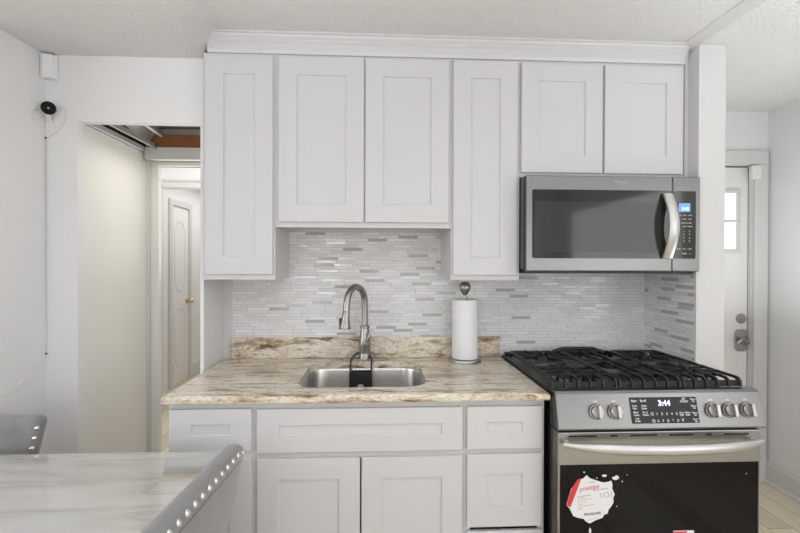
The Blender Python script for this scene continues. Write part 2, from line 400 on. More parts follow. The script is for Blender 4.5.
# left: short stub of wall, doorway wall with opening, passage
a = math.radians(5)
st = MB(); st.add([(-26.95, -10, 0), (-27.9, -21.2, 0), (-31, -21.2, 0), (-31, -9.0, 0), (-26.95, -9.0, 0),
                   (-26.95, -10, CEIL), (-27.9, -21.2, CEIL), (-31, -21.2, CEIL), (-31, -9.0, CEIL), (-26.95, -9.0, CEIL)],
                  [(0, 1, 2, 3, 4), (9, 8, 7, 6, 5), (0, 1, 6, 5), (1, 2, 7, 6), (2, 3, 8, 7), (3, 4, 9, 8), (4, 0, 5, 9)])
struct(st.build('wall_left', M['wall_cream'] if False else M['wall']))
sbox('wall_dining_end', M['wall'], -110, -31, -21.2, -18.5, 0, CEIL)
sbox('wall_dining_side', M['wall'], -112, -110, -185, -18.5, 0, CEIL)
dw = MB(); dw.box(-26.95, -21.75, -10, -8.6, 0, CEIL); dw.box(-21.75, -1.25, -10, -8.6, 78.55, CEIL); dw.box(-1.25, -.65, -10, 0.3, 0, CEIL); struct(dw.build('wall_doorway', M['wall']))
struct(MB().box(-24.5, -21.75, -8.6, 14, 0, 78.7).build('wall_passage', M['wall_cream']))
struct(MB().box(-27, -24.5, -8.6, 14, 0, CEIL).build('wall_passage_core', M['wall']))
struct(MB().box(-21.75, -21.1, 12.6, 14, 0, 77.2).build('trim_6', M['trim']))
sbox('ceiling_passage', M['dust'], -24.5, .3, -8.6, 14, 84.6, 85.4)
# wall with the second opening
w2 = MB(); w2.box(-60, -19.6, 14, 14.7, 0, CEIL); w2.box(-19.6, 20, 14, 14.7, 76.2, CEIL); w2.box(14, 20, 14, 14.7, 0, 76.2); struct(w2.build('wall_entry', M['wall']))
cs = MB(); cs.box(-21.75, -19.5, 13.3, 14.8, 0, 76.2); cs.box(-21.75, 14, 13.3, 14.8, 76.2, 77.3); struct(cs.build('trim_7', M['wall_cream'], bevel=.1))
sbox('wall_entry_side', M['wall'], -62, -60, 14, 72, 0, CEIL)
sbox('wall_entry_right', M['wall'], 20, 22, 14, 225, 0, CEIL)
sbox('ceiling_entry', M['wall'], -62, 22, 14, 225, CEIL, CEIL+1)
w3 = MB(); w3.box(-62, -50.5, 72, 76, 0, CEIL); w3.box(-50.5, -10, 72, 76, 82.2, CEIL); w3.box(-10, 20, 72, 76, 0, CEIL); struct(w3.build('wall_hall_front', M['wall']))
cs = MB(); cs.box(-50.5, -48.2, 71.3, 76.6, 0, 81.2); cs.box(-50.5, -10, 71.3, 76.6, 81.2, 83.0); struct(cs.build('trim_8', M['trim'], bevel=.15))
w4 = MB(); w4.box(-63, -60.3, 76, 109.6, 0, CEIL); w4.box(-63, -60.3, 127.2, 225, 0, CEIL); w4.box(-63, -60.3, 109.6, 127.2, 80, CEIL); struct(w4.build('wall_hall_side', M['wall']))
struct(MB().box(-63, 22, 225, 227, 0, CEIL).build('wall_hall_end', M['wall']))
struct(MB().prism([(-60.3, 0), (-59.7, 0), (-59.7, 5.5), (-60, 6.3), (-60.3, 6.6)], 129.6, 225, 'y').build('baseboard_hall', M['trim']))
# rear of the kitchen (seen only as reflections)
wr = MB(); wr.box(-112, -24, -180, -176.5, 0, CEIL); wr.box(16, 30, -180, -176.5, 0, CEIL); wr.box(110, 130, -180, -176.5, 0, CEIL)
wr.box(-24, 16, -180, -176.5, 0, 32); wr.box(-24, 16, -180, -176.5, 78, CEIL); wr.box(30, 110, -180, -176.5, 0, 29); wr.box(30, 110, -180, -176.5, 79, CEIL)
struct(wr.build('wall_rear', M['wall']))
for i, (x0, x1, z0, z1) in enumerate(((-24, 16, 32, 78), (30, 110, 29, 79))):
    f = MB(); f.box(x0, x0+2, -178, -176, z0, z1); f.box(x1-2, x1, -178, -176, z0, z1); f.box(x0+2, x1-2, -178, -176, z0, z0+2); f.box(x0+2, x1-2, -178, -176, z1-2, z1)
    f.box(x0+2, x1-2, -178, -176.6, (z0+z1)/2-.8, (z0+z1)/2+.8)
    if i: f.box(69, 71, -178, -176.4, z0+2, z1-2)
    fo = struct(f.build('window_%d' % (i+1), M['trim']))

# alcove door
door = struct(MB().box(96.3, 123.2, 20.2, 21.9, .5, 79.2).build('door_1', M['door']))
fr = MB()
for x0, x1, z0, z1 in ((98.5, 120.9, 72.6, 73.6), (98.5, 120.9, 57.6, 58.6), (98.5, 99.5, 58.6, 72.6), (119.9, 120.9, 58.6, 72.6)): fr.box(x0, x1, 19.7, 20.25, z0, z1, .12)
fr.build('window_frame', M['trim'], door)
pn = MB().box(99.5, 119.9, 20.0, 20.15, 58.6, 72.6).build('pane', M['daylight'], door)
mu = MB(); mu.box(99.5, 119.9, 19.8, 20.02, 65.3, 65.95)
for x in (106, 113): mu.box(x, x+.6, 19.8, 20.02, 58.6, 72.6)
mu.build('muntin', M['trim'], door)
sc4 = MB()
for z in (58.1, 65.6, 73.1): sc4.lathe((121.25, 20.2, z), [(.14, 0), (.14, .1)], 10, 'y')
sc4.build('screw', M['steel_dark'], door)
db = MB(); db.lathe((121.55, 20.2, 40.9), [(1.3, 0), (1.3, .25), (1.1, .5), (.8, .55), (.75, .9), (.01, .95)], 28, 'y'); dbo = db.build('deadbolt', M['steel'], door, smooth=True)
MB().box(121.4, 121.7, 19.1, 19.5, 40.3, 41.5, .05).build('keyway', M['steel_dark'], dbo)
hp = MB(); hp.prism(rrect(119.9, 123.0, 32.6, 38.2, 1.0), 19.75, 20.2, 'y'); hpo = hp.build('handle_plate', M['steel'], door, bevel=.1)
kb = MB(); kb.lathe((122.0, 19.75, 35.3), [(1.15, 0), (1.15, .2), (.45, .4), (.45, 1.2)], 24, 'y'); kb.tube(bez([(122, 18.5, 35.3), (121.6, 18.3, 35.4), (120.3, 18.3, 35.7), (119.3, 18.5, 34.9)], 8), [.5]*25, 10); kb.build('lever', M['nickel'], hpo, smooth=True)
struct(MB().box(96, 123.4, 20.9, 21.8, 79.2, 79.6).build('trim_9', M['gap_shade_and_clip']))  # dark strip in place of the shaded gap over the door
struct(MB().box(123.2, 123.4, 20.3, 21.8, 0, 79.2).build('trim_10', M['gap_shade_and_clip']))  # dark strip in place of the shaded gap beside the door
c9 = MB(); c9.box(123.4, 126.9, 18.2, 19.0, 0, 79.6, .12); c9.box(92.5, 126.9, 18.2, 19.0, 79.6, 83.0, .12); struct(c9.build('trim_11', M['trim']))
br = MB().box(122.2, 124.6, 17.6, 18.9, 75.9, 79.3, .25).build('door_closer_block', M['plastic']); tag(br, 'small white door closer block at the top corner of the alcove door', 'sensor')  # white block belonging to the door closer

# hall door seen obliquely through the two openings
hd = struct(MB().box(-61.6, -60.5, 110.4, 126.8, .5, 79.4).build('door_2', M['door']))
hm = MB()
for z0, z1 in ((8, 34), (42, 73)):
    y0, y1 = 113, 123.4
    pts = [(y0+2.5, z0), (y1-2.5, z0), (y1, z0+4), (y1, z1-4), (y1-2.5, z1), (y0+2.5, z1), (y0, z1-4), (y0, z0+4)]
    for i in range(8):
        p, q = pts[i], pts[(i+1) % 8]; hm.tube([(-60.5, p[0], p[1]), (-60.5, q[0], q[1])], .22, 6)
hm.build('panel_moulding', M['trim'], hd)
kb = MB(); kb.lathe((-60.5, 125.4, 36.8), [(1.1, 0), (1.1, .2), (.4, .4), (.4, 1.6), (1.0, 1.9), (1.15, 2.5), (.8, 3.0), (.01, 3.1)], 20, 'x'); kb.build('door_knob', M['brass'], hd, smooth=True)
hg = MB()
for z in (8,): hg.box(-60.5, -60.1, 110.0, 111.0, z-1.8, z+1.8)
hg.build('hinge', M['brass'], hd)
cs = MB(); cs.box(-60.3, -59.6, 106.6, 109.6, 0, 82.5); cs.box(-60.3, -59.6, 109.6, 129.6, 80, 82.5); cs.box(-60.3, -59.6, 127.2, 129.6, 0, 80); struct(cs.build('trim_12', M['trim']))

# exposed ceiling cavity of the passage
o = MB().box(-20.9, -1.3, 11.7, 13.9, 79.85, 82.75).build('wood_beam', M['beamwood'], bevel=.05); tag(o, 'bare reddish brown wooden beam exposed above the passage', 'beam')
o = MB(); o.box(-21.4, -1.3, 11.0, 11.6, 77.3, 79.8); o.box(-21.4, -1.3, 11.0, 12.6, 77.15, 77.3); o = o.build('white_board', M['trim'], bevel=.05); tag(o, 'white painted board nailed below the brown beam', 'board')
for x in (-18.8, -6.2): MB().lathe((x, 11.0, 79.3), [(.12, 0), (.12, .08)], 8, 'y').build('nail_head', M['steel_dark'], o)
for k, (x, z, lab) in enumerate(((-21.5, 79.0, 'white metal ceiling rail running along the top of the cream passage wall'), (-19.2, 79.7, 'grey metal ceiling rail second from the cream passage wall'))):
    r = MB(); r.box(x-.1, x+.5, -8.4, 11, z-.25, z); r.box(x-.1, x+.05, -8.4, 11, z, z+.9)
    r = r.build('ceiling_rail', M['trim'] if k == 0 else M['rawmetal']); tag(r, lab, 'rail', 'bare suspended ceiling rails')
o = MB(); o.box(-22.9, -21.75, -8.5, 14, 78.72, 78.8); o.box(-22.9, -22.75, -8.5, 14, 78.8, 84.6); struct(o.build('trim_13', M['gap_shade_and_clip']))  # dark strips painted as the shaded gap above the passage wall
o = MB(); o.add([(-18.8, -6, 81.4), (-16.6, -6, 84.0), (-18.4, 11.4, 84.0), (-20.8, 11.4, 80.6), (-18.8, -6, 81.7), (-16.6, -6, 84.3), (-18.4, 11.4, 84.3), (-20.8, 11.4, 80.9)],
                [(0,1,2,3),(4,7,6,5),(0,4,5,1),(1,5,6,2),(2,6,7,3),(3,7,4,0)])
o = o.build('hanging_panel', M['rawmetal']); tag(o, 'sagging grey panel hanging in the open ceiling of the passage', 'panel')
o = MB().tube(bez([(-17.4, -2, 83.6), (-17.0, 1, 82.4), (-16.9, 5, 81.9), (-17.2, 9, 81.9), (-17.9, 11.3, 82.3)], 8), .28, 10).build('loose_cable', M['cable'], smooth=True); tag(o, 'white cable drooping in front of the brown wooden beam', 'cable')

# ------------------------------------------------------------------ cabinets
def shaker(x0, x1, z0, z1, y, parent, name='door', st=3.0, rl=None, rec=.24, th=.59, into=1, m=None):
    """five piece door front; y is its front face, into=+1 when it faces -Y"""
    rl = rl or st; g = .10; B = MB(); yb = y+th*into; yp = y+rec*into
    o_ = [(x0, z0), (x1, z0), (x1, z1), (x0, z1)]; i_ = [(x0+st, z0+rl), (x1-st, z0+rl), (x1-st, z1-rl), (x0+st, z1-rl)]
    j_ = [(x0+st+g, z0+rl+g), (x1-st-g, z0+rl+g), (x1-st-g, z1-rl-g), (x0+st+g, z1-rl-g)]
    e = .06; oo = [(x0+e, z0+e), (x1-e, z0+e), (x1-e, z1-e), (x0+e, z1-e)]
    V = [(a_, yb, c_) for a_, c_ in o_] + [(a_, y+e*into, c_) for a_, c_ in o_] + [(a_, y, c_) for a_, c_ in oo] + [(a_, y, c_) for a_, c_ in i_] + [(a_, yp, c_) for a_, c_ in j_]
    F = [(3, 2, 1, 0)]
    for r in range(4):
        for k in range(4): F.append((r*4+k, r*4+(k+1) % 4, (r+1)*4+(k+1) % 4, (r+1)*4+k))
    F.append((16, 17, 18, 19))
    return B.add(V, F).build(name, m or M['cab'], parent)

def upper(x0, x1, z0, label, doors, z1=89.9, cat='cabinet', panel=.5):
    t = thing('wall_cabinet', ((x0+x1)/2, 0, z0), label, cat, 'white shaker wall cabinets')
    B = MB(); xa, xb = x0+.01, x1-.01
    B.box(xa, xa+.6, -11.3, -.02 if x0 < 50 else -.02, z0, z1); B.box(xb-.6, xb, -11.3, -.02, z0, z1)
    B.box(xa, xa+1.3, -12, -11.3, z0, z1); B.box(xb-1.3, xb, -12, -11.3, z0, z1)
    B.box(xa+1.3, xb-1.3, -12, -11.3, z0, z0+1.4); B.box(xa+1.3, xb-1.3, -12, -11.3, z1-1.4, z1)
    if len(doors) > 1: B.box((doors[0][1]+doors[1][0])/2-.6, (doors[0][1]+doors[1][0])/2+.6, -12, -11.3, z0+1.4, z1-1.4)
    B.box(xa+.6, xb-.6, -.4, -.02, z0, z1); B.box(xa+.6, xb-.6, -11.3, -.4, z1-.6, z1)
    B.build('cabinet_body', M['cab'], t)
    MB().box(xa+.6, xb-.6, -11.3, -.4, z0+.7, z0+1.2).build('bottom_panel', M['cab_in'], t)
    for d in doors: shaker(d[0], d[1], d[2], d[3], -12.6, t, 'door')
    return t
upper(.05, 12, 51.8, 'tall narrow white wall cabinet at the left end beside the passage doorway', [(.5, 11.68, 52.7, 89.35)])
upper(12, 42, 60.7, 'short two-door white wall cabinet above the sink', [(12.65, 26.98, 61.6, 89.4), (27.24, 41.5, 61.6, 89.4)])
upper(42, 54, 51.8, 'tall narrow white wall cabinet directly left of the microwave', [(42.3, 53.45, 52.65, 89.5)])
upper(54, 83.45, 69.7, 'short two-door white wall cabinet above the microwave', [(54.15, 68.45, 70.45, 89.35), (68.9, 83.0, 70.45, 89.35)])
cr = MB(); prof = [(-11.5, 89.92), (-12.35, 89.92), (-12.6, 90.4), (-12.6, 91.5), (-12.95, 91.75), (-12.95, 92.05), (-13.4, 92.35), (-13.55, 92.6), (-13.9, 92.7), (-13.9, CEIL-.01), (-11.5, CEIL-.01)]
cr.prism(prof, .85, 83.6, 'x'); cr.box(.85, 83.6, -11.5, -.5, 90.5, CEIL-.01); struct(cr.build('trim_14', M['cab']))
struct(MB().box(83.46, 84.19, -12.3, -.4, 69.6, CEIL-.8).build('trim_16', M['trim']))
struct(MB().box(-.65, .05, -10.4, -9, 51.8, CEIL-1).build('trim_15', M['cab']))

def base(x0, x1, label):
    t = thing('base_cabinet', ((x0+x1)/2, -12, 0), label, 'cabinet', 'white shaker base cabinets')
    B = MB(); xa, xb = x0+.01, x1-.01
    B.box(xa, xa+.6, -23.3, -.6, 0, 34.7); B.box(xb-.6, xb, -23.3, -.6, 0, 34.7); B.box(xa+.6, xb-.6, -1.2, -.6, 0, 34.7); B.box(xa+.6, xb-.6, -23.3, -1.2, 4, 4.7)
    B.box(xa, xa+1, -24, -23.3, 4, 34.7); B.box(xb-1, xb, -24, -23.3, 4, 34.7)
    for z0, z1 in ((33.4, 34.7), (26.5, 28.1), (4, 5.4)): B.box(xa+1, xb-1, -24, -23.3, z0, z1)
    B.box(xa+.6, xb-.6, -21.2, -20.6, 0, 4)
    B.build('cabinet_body', M['cab'], t)
    return t
t = base(-.1, 12, 'narrow white base cabinet at the left end under the granite overhang')
shaker(.12, 11.55, 28.0, 33.9, -24.62, t, 'drawer_front', 3.0, 2.15); shaker(.12, 11.55, 5.0, 26.85, -24.62, t, 'door')
t = base(12, 42, 'wide two-door white sink base cabinet with a long false drawer')
shaker(12.3, 41.75, 27.55, 33.8, -24.62, t, 'drawer_front', 3.0, 2.3)
shaker(12.3, 26.93, 5.0, 26.7, -24.62, t, 'door'); shaker(27.15, 41.75, 5.0, 26.7, -24.62, t, 'door')
t = base(42, 54, 'narrow white base cabinet of stacked drawers beside the range')
shaker(42.45, 53.5, 27.6, 33.8, -24.62, t, 'drawer_front', 2.9, 2.25); shaker(42.45, 53.5, 16.2, 26.85, -24.62, t, 'drawer_front', 2.9, 2.9); shaker(42.45, 53.5, 5.0, 15.6, -24.62, t, 'drawer_front', 2.9, 2.9)

# ------------------------------------------------------------------ countertop, ledge, sink
def counter():
    hx0, hx1, hy0, hy1 = 17.1, 37.1, -21.6, -4.3
    hole = rrect(hx0, hx1, hy0, hy1, 3.2, 7)
    X0, X1, Y0, Y1 = -.6, 54.35, -25.5, -.02
    B = MB()
    def rect(i): return [(X0+i*(1), Y0+i), (X1-i, Y0+i), (X1-i, Y1), (X0+i, Y1)]
    prof = [(.5, 34.75), (.12, 34.85), (0, 35.05), (0, 35.6), (.1, 35.86), (.3, 35.97), (.5, 36.0)]
    n0 = len(B.v); rings = [[(x, y, z) for x, y in rect(i)] for i, z in prof]
    B.loft([[Vector(v) for v in r] for r in rings], caps=False)
    for z in (36.0, 34.75):
        out = [Vector((x, y, 0)) for x, y in rect(.5)]; hl = [Vector((x, y, 0)) for x, y in hole]
        tris = geometry.tessellate_polygon([out, hl]); allp = out+hl
        B.add([(p.x, p.y, z) for p in allp], [tuple(t_) for t_ in tris])
    B.loft([[Vector((x, y, 34.75)) for x, y in hole], [Vector((x, y, 36.0)) for x, y in hole]], caps=False)
    o = B.build('countertop', M['granite'])
    import bmesh
    bm = bmesh.new(); bm.from_mesh(o.data); bmesh.ops.remove_doubles(bm, verts=bm.verts[:], dist=1e-5); bmesh.ops.recalc_face_normals(bm, faces=bm.faces[:]); bm.to_mesh(o.data); bm.free()
    tag(o, 'beige and brown streaked granite countertop with sink cutout', 'countertop')
    # sink bowl
    t = thing('sink', (27.1, -13, 26), 'stainless steel undermount sink set into the granite counter', 'sink')
    rings = []
    for ins, z, r in ((-.9, 34.73, 3.6), (-.15, 34.73, 3.3), (-.05, 34.3, 3.3), (.15, 28, 3.2), (.5, 26.8, 3.2), (1.6, 26.1, 3.0), (5, 25.8, 2.0), (8, 25.7, .6)):
        rings.append([Vector((x, y, z)) for x, y in rrect(hx0+ins, hx1-ins, hy0+ins*.98, hy1-ins*.98, r, 7)])
    bowl = MB().loft(rings, caps=False); bo = bowl.build('bowl', M['sinksteel'], t, smooth=True, angle=60)
    sm = bo.modifiers.new('solid', 'SOLIDIFY'); sm.thickness = .05*S; sm.offset = -1
    MB().lathe((27.1, -13, 25.72), [(1.7, .0), (1.7, .12), (1.3, .15), (1.1, .05), (.01, .03)], 24).build('drain', M['chrome'], t, smooth=True)
counter()
o = MB().box(1.0, 53.8, -.85, -.02, 36.01, 40.1, .08).build('granite_backsplash', M['granite']); tag(o, 'low granite ledge standing on the countertop against the tile', 'backsplash')

# ------------------------------------------------------------------ faucet
fx, fy = 26.9, -2.55
t = thing('faucet', (fx, fy, 36), 'brushed nickel pull-down gooseneck faucet behind the sink', 'faucet')
MB().prism(rrect(22.6, 31.4, -3.55, -1.5, 1.0), 36.01, 36.35, 'z').build('deck_plate', M['steel'], t, bevel=.06)
MB().lathe((fx, fy, 36.25), [(1.25, 0), (1.25, .25), (1.08, .5), (1.05, 1.2), (1.1, 2.2), (1.15, 3.0), (1.05, 3.8), (.9, 4.6), (.82, 5.9), (.95, 6.0), (.95, 6.35), (.65, 6.45)], 28).build('faucet_body', M['nickel'], t, smooth=True)
tipx, tipy = 23.6, -7.6
arc = bez([(fx, fy, 42.5), (fx+.02, fy, 45.5), (fx-.15, fy-.25, 48.3), (fx-.8, fy-1.3, 49.75), (fx-1.75, fy-2.7, 50.2), (fx-2.6, fy-4.0, 49.4), (fx-3.05, fy-4.75, 47.9), (tipx+.12, tipy+.1, 45.8)], 7)
MB().tube(arc, .63, 18).build('spout', M['nickel'], t, smooth=True)
hd = MB(); hd.tube([(tipx+.13, tipy+.1, 45.9), (tipx+.1, tipy+.05, 45.6), (tipx+.02, tipy, 44.9), (tipx-.08, tipy, 43.9), (tipx-.13, tipy, 43.2), (tipx-.15, tipy, 42.95), (tipx-.15, tipy, 42.75)], [.64, .72, .7, .88, 1.02, 1.04, 1.18], 22)
hd = hd.build('spray_head', M['nickel'], t, smooth=True)
MB().box(tipx-1.15, tipx-.72, tipy-.45, tipy+.25, 43.1, 44.7, .15).build('spray_button', M['blackplastic'], hd)
lv = MB(); lv.lathe((fx+.2, fy-.9, 39.3), [(.62, -.3), (.62, .35), (.5, .5), (.01, .55)], 20, 'y'); lv.tube([(fx+.25, fy-1.2, 39.4), (fx+.5, fy-1.5, 39.9), (fx+.95, fy-1.5, 40.9), (fx+1.0, fy-1.4, 41.4)], [.25, .22, .2, .24], 10)
lv.build('lever_handle', M['nickel'], t, smooth=True)

# black hanging sponge caddy looped round the faucet
t = thing('sponge_caddy', (26.3, -5.2, 33), 'black silicone sponge caddy hanging into the sink from the faucet base', 'caddy')
cx0, cx1, cy = 24.2, 28.4, -5.6
pk = MB(); pk.box(cx0, cx1, cy-1.5, cy-1.2, 31.2, 34.6, .12); pk.box(cx0, cx0+.3, cy-1.2, cy+.4, 31.2, 34.6); pk.box(cx1-.3, cx1, cy-1.2, cy+.4, 31.2, 34.6); pk.box(cx0+.3, cx1-.3, cy-1.2, cy+.4, 31.2, 31.5); pk.box(cx0+.3, cx1-.3, cy+.15, cy+.4, 31.5, 34.6)
pk.build('pocket', M['blackplastic'], t, bevel=.08)
MB().lathe((26.3, cy-1.52, 31.9), [(.65, 0), (.6, .06), (.01, .08)], 20, 'y').build('drain_eye', M['print'], t, smooth=True)
MB().tube(bez([(cx0+.15, cy+.2, 34.4), (cx0+.15, cy+.6, 35.6), (cx0+.25, -4.8, 36.45), (cx0+.55, -3.2, 36.75), (cx0+1.1, -1.7, 37.0), (26.5, -1.2, 37.1), (cx1-.9, -1.7, 37.0), (cx1-.4, -3.2, 36.75), (cx1-.15, -4.8, 36.45), (cx1-.15, cy+.6, 35.6), (cx1-.15, cy+.2, 34.4)], 6), .17, 8).build('strap', M['blackplastic'], t, smooth=True)

# ------------------------------------------------------------------ paper towel
px, py = 46.0, -4.4
t = thing('paper_towel_holder', (px, py, 36), 'stainless paper towel holder with ball finial on the counter', 'holder')
MB().lathe((px, py, 36.01), [(3.05, 0), (3.1, .35), (3.0, .55), (2.3, .62), (.4, .65)], 36).build('base', M['steel'], t, smooth=True)
MB().lathe((px, py, 36.6), [(.28, 0), (.28, 12.1), (.5, 12.2), (.45, 12.5)], 16).build('rod', M['steel_dark'], t, smooth=True)
MB().lathe((px, py, 48.6), [(.3, 0), (.45, .15), (.7, .5), (1.0, 1.0), (1.12, 1.5), (1.02, 2.0), (.7, 2.4), (.01, 2.62)], 26).build('finial', M['steel_dark'], t, smooth=True)
pr = MB().lathe((px, py, 36.68), [(.75, 0), (2.42, .02), (2.45, .1), (2.45, 11.0), (2.42, 11.1), (.75, 11.1)], 48); pr = pr.build('paper_towel_roll', M['paper'], smooth=True); tag(pr, 'full roll of white paper towel standing on the steel holder', 'paper towel')

# ------------------------------------------------------------------ microwave
t = thing('microwave', (69, -8, 53.4), 'stainless over-the-range microwave mounted below the short wall cabinet', 'microwave')
MB().box(54.15, 83.45, -14.4, -.05, 53.75, 69.55, .1).build('microwave_body', M['steel_dark'], t)
vt = MB(); vt.box(54.3, 83.4, -14.6, -.3, 53.0, 53.72)
for k in range(3): vt.box(57+k*9, 63+k*9, -9, -4, 52.9, 53.01)
vt.build('underside_vent', M['blackplastic'], t)
MB().box(54.05, 54.4, -15.2, -13.6, 53.8, 69.4, .1).build('side_trim', M['blackplastic'], t)
dr = MB().box(54.1, 79.22, -15.4, -14.65, 53.38, 69.45, .18).build('microwave_door', M['steel_grey'], t)
cp = MB().box(79.3, 84.1, -15.4, -14.65, 53.38, 69.45, .18).build('control_panel', M['steel_grey'], t)
MB().prism(rrect(55.1, 79.1, 55.55, 67.05, .35, 4), -15.46, -15.38, 'y').build('door_glass', M['microborder'], dr)
MB().prism(rrect(55.55, 77.3, 56.6, 65.1, .2, 4), -15.475, -15.46, 'y').build('window', M['microglass'], dr)
MB().prism(rrect(79.35, 83.3, 55.55, 67.0, .3, 4), -15.46, -15.38, 'y').build('panel_glass', M['microborder'], cp)
hb = []
for k in range(25):
    q = k/24; s_ = math.sin(math.pi*q); hb.append(Vector((78.15+.0*s_, -15.9-1.75*s_, 66.5-10.9*q)))
rings = []
for p in hb:
    wdt = .85; rings.append([p+Vector(d) for d in ((-wdt, .28, 0), (-wdt, .02, 0), (-wdt*.75, -.2, 0), (wdt*.75, -.2, 0), (wdt, .02, 0), (wdt, .28, 0))])
hnd = MB().loft(rings)
hnd.box(77.5, 78.8, -15.9, -15.45, 65.9, 66.5); hnd.box(77.5, 78.8, -15.9, -15.45, 55.6, 56.2)
hnd.build('handle', M['handle'], dr, smooth=True, angle=50)
lc = MB().box(80.3, 82.3, -15.49, -15.46, 63.5, 64.95).build('display', M['lcd'], cp)
text('3:45', .75, (81.4, -15.5, 64.0), M['lcd_digits'], lc, 'display_digits', bold=.02)
its = []
for r, z in enumerate((62.9, 62.25, 61.6, 61.0)):
    for c_, x in enumerate((80.35, 81.3, 82.25)):
        if c_ or r in (0,): its.append((('CLOCK', 'TIMER', 'COOK', 'DEFROST', 'POWER', 'MELT', 'REHEAT', 'POPCORN', 'KEEP', 'WARM', 'STEAM', 'SOFTEN')[r*3+c_], .24, (x, -15.47, z)))
for r, z in enumerate((60.2, 59.65, 59.1, 58.55)):
    for c_, x in enumerate((81.25, 82.2)):
        its.append((('1', '2', '3', '4', '5', '6', '7', '8')[r*2+c_], .4, (x, -15.47, z)))
for x, s_ in ((80.35, 'LIGHT'), (81.3, 'FAN'), (82.25, 'LOCK')): its.append((s_, .28, (x, -15.47, 57.2)))
for x, s_ in ((80.35, '0'), (81.3, 'START'), (82.25, '9')): its.append((s_, .3, (x, -15.47, 56.4)))
merge_text(its, M['print'], cp, 'button_print', bold=.012)
lg = text('Whirlpool', .62, (70.2, -15.42, 68.45), M['print'], dr, 'logo', bold=.01, sx=.85)
sw = MB().tube(bez([(69.2, -15.42, 68.55), (69.7, -15.42, 68.1), (70.2, -15.42, 67.95), (70.7, -15.42, 68.2), (71.1, -15.42, 68.75)], 6), .05, 6); sw.build('logo_swoosh', M['print'], dr)

# ------------------------------------------------------------------ range
R0, R1 = 54.55, 83.65
t = thing('range', (69.4, -13, 0), 'stainless slide-in gas range with black grates and sticker on the oven glass', 'range')
B = MB(); B.box(R0, R1-.3, -24.5, -.9, 1.5, 35.9); B.box(R0+.5, R1-.8, -23, -2, 0, 1.5); B.build('range_body', M['enamel'], t)
B = MB(); B.box(R0-.2, R1-.25, -25.6, -.4, 35.95, 36.4, .12); B.box(R0+.2, R1-.5, -1.4, -.45, 36.4, 37.0, .1); B.build('cooktop', M['enamel'], t)
B = MB(); B.prism([(-24.6, 31.3), (-27.75, 31.3), (-27.85, 31.5), (-26.65, 36.1), (-26.3, 36.42), (-25.6, 36.5), (-24.6, 36.5)], 54.65, 84.75, 'x'); cpn = B.build('control_panel', M['steel_grey'], t, bevel=.07)
ang = math.atan2(1.2, 4.6)
def on_panel(x, z, d=0.):                      # point on the slanted fascia, d inches off it
    y = -27.85+(z-31.5)*1.2/4.6; n = Vector((0, -math.cos(ang), math.sin(ang)*1.0)); return Vector((x, y, z)) + n*d
tilt = 90 - math.degrees(ang)
RX = Matrix.Rotation(-ang, 4, 'X')
dp = MB().prism(rrect(-4.95, 4.95, -1.78, 1.78, .15, 3), -.03, .04, 'y'); dp.xf(Matrix.Translation(on_panel(70.15, 33.85)) @ RX); dp = dp.build('display_glass', M['blackglass'], cpn)
text('3:44', 1.05, on_panel(70.25, 34.75, .06), M['digits'], dp, 'display_digits', rot=(tilt, 0, 0), bold=.03)
its = []
def lab(s_, x, z, sz=.34): its.append((s_, sz, on_panel(x, z, .05)))
lab('Bake', 65.9, 35.1, .46); lab('Broil', 67.2, 35.1, .46); lab('Conv', 65.9, 34.45); lab('Bake', 65.9, 34.1); lab('Conv', 67.25, 34.45); lab('Roast', 67.25, 34.1)
lab('Slow', 65.95, 33.6); lab('Cook', 66.0, 33.25); lab('Keep', 67.3, 33.6); lab('Warm', 67.35, 33.25); lab('Self', 66.05, 32.75); lab('Clean', 66.1, 32.45)
for k, s_ in enumerate('12345'): lab(s_, 69.0+k*.72, 33.35, .5)
for k, s_ in enumerate('67890'): lab(s_, 69.05+k*.72, 32.45, .5)
lab('O', 68.3, 33.35, .6); lab('O', 68.4, 32.45, .6); lab('V', 72.65, 32.5, .6); lab('Clear', 72.6, 33.45, .3); lab('OFF', 72.6, 33.15, .34)
lab('SET', 73.2, 35.3, .36); lab('START', 73.25, 34.95, .42); lab('Oven', 73.5, 33.5); lab('Light', 73.5, 33.2)
for z in (35.25, 34.35, 33.45, 32.6): lab('Timer', 74.55, z, .34); lab('On', 74.6, z-.28, .3)
merge_text(its, M['mark'], dp, 'button_print', rot=(tilt, 0, 0), bold=.015)
for k, x in enumerate((60.25, 62.95, 77.2, 79.75, 82.35)):
    kz = 33.75
    B = MB(); Mx = Matrix.Translation(on_panel(x, kz)) @ RX
    kk = MB().lathe((0, 0, 0), [(1.0, 0), (1.0, .12), (.9, .14), (.88, .62), (.78, .72), (.01, .74)], 28, 'y'); kk.xf(Mx)
    knob = kk.build('knob', M['knobsteel'], t, smooth=True)
    MB().lathe((0, 0, 0), [(1.1, 0), (1.1, .05), (.01, .06)], 28, 'y').xf(Mx).build('knob_seat', M['enamel'], knob, smooth=True)
    MB().box(-.26, .26, -1.45, -.6, -.88, .88, .1).xf(Mx).build('knob_grip', M['knobsteel'], knob)
    pm = MB(); 
    for dx, dz in ((-.28, 1.3), (0, 1.3)): pm.box(dx, dx+.26, -.02, 0, dz, dz+.24)
    pm.xf(Mx).build('burner_mark', M['steel_dark'], cpn)
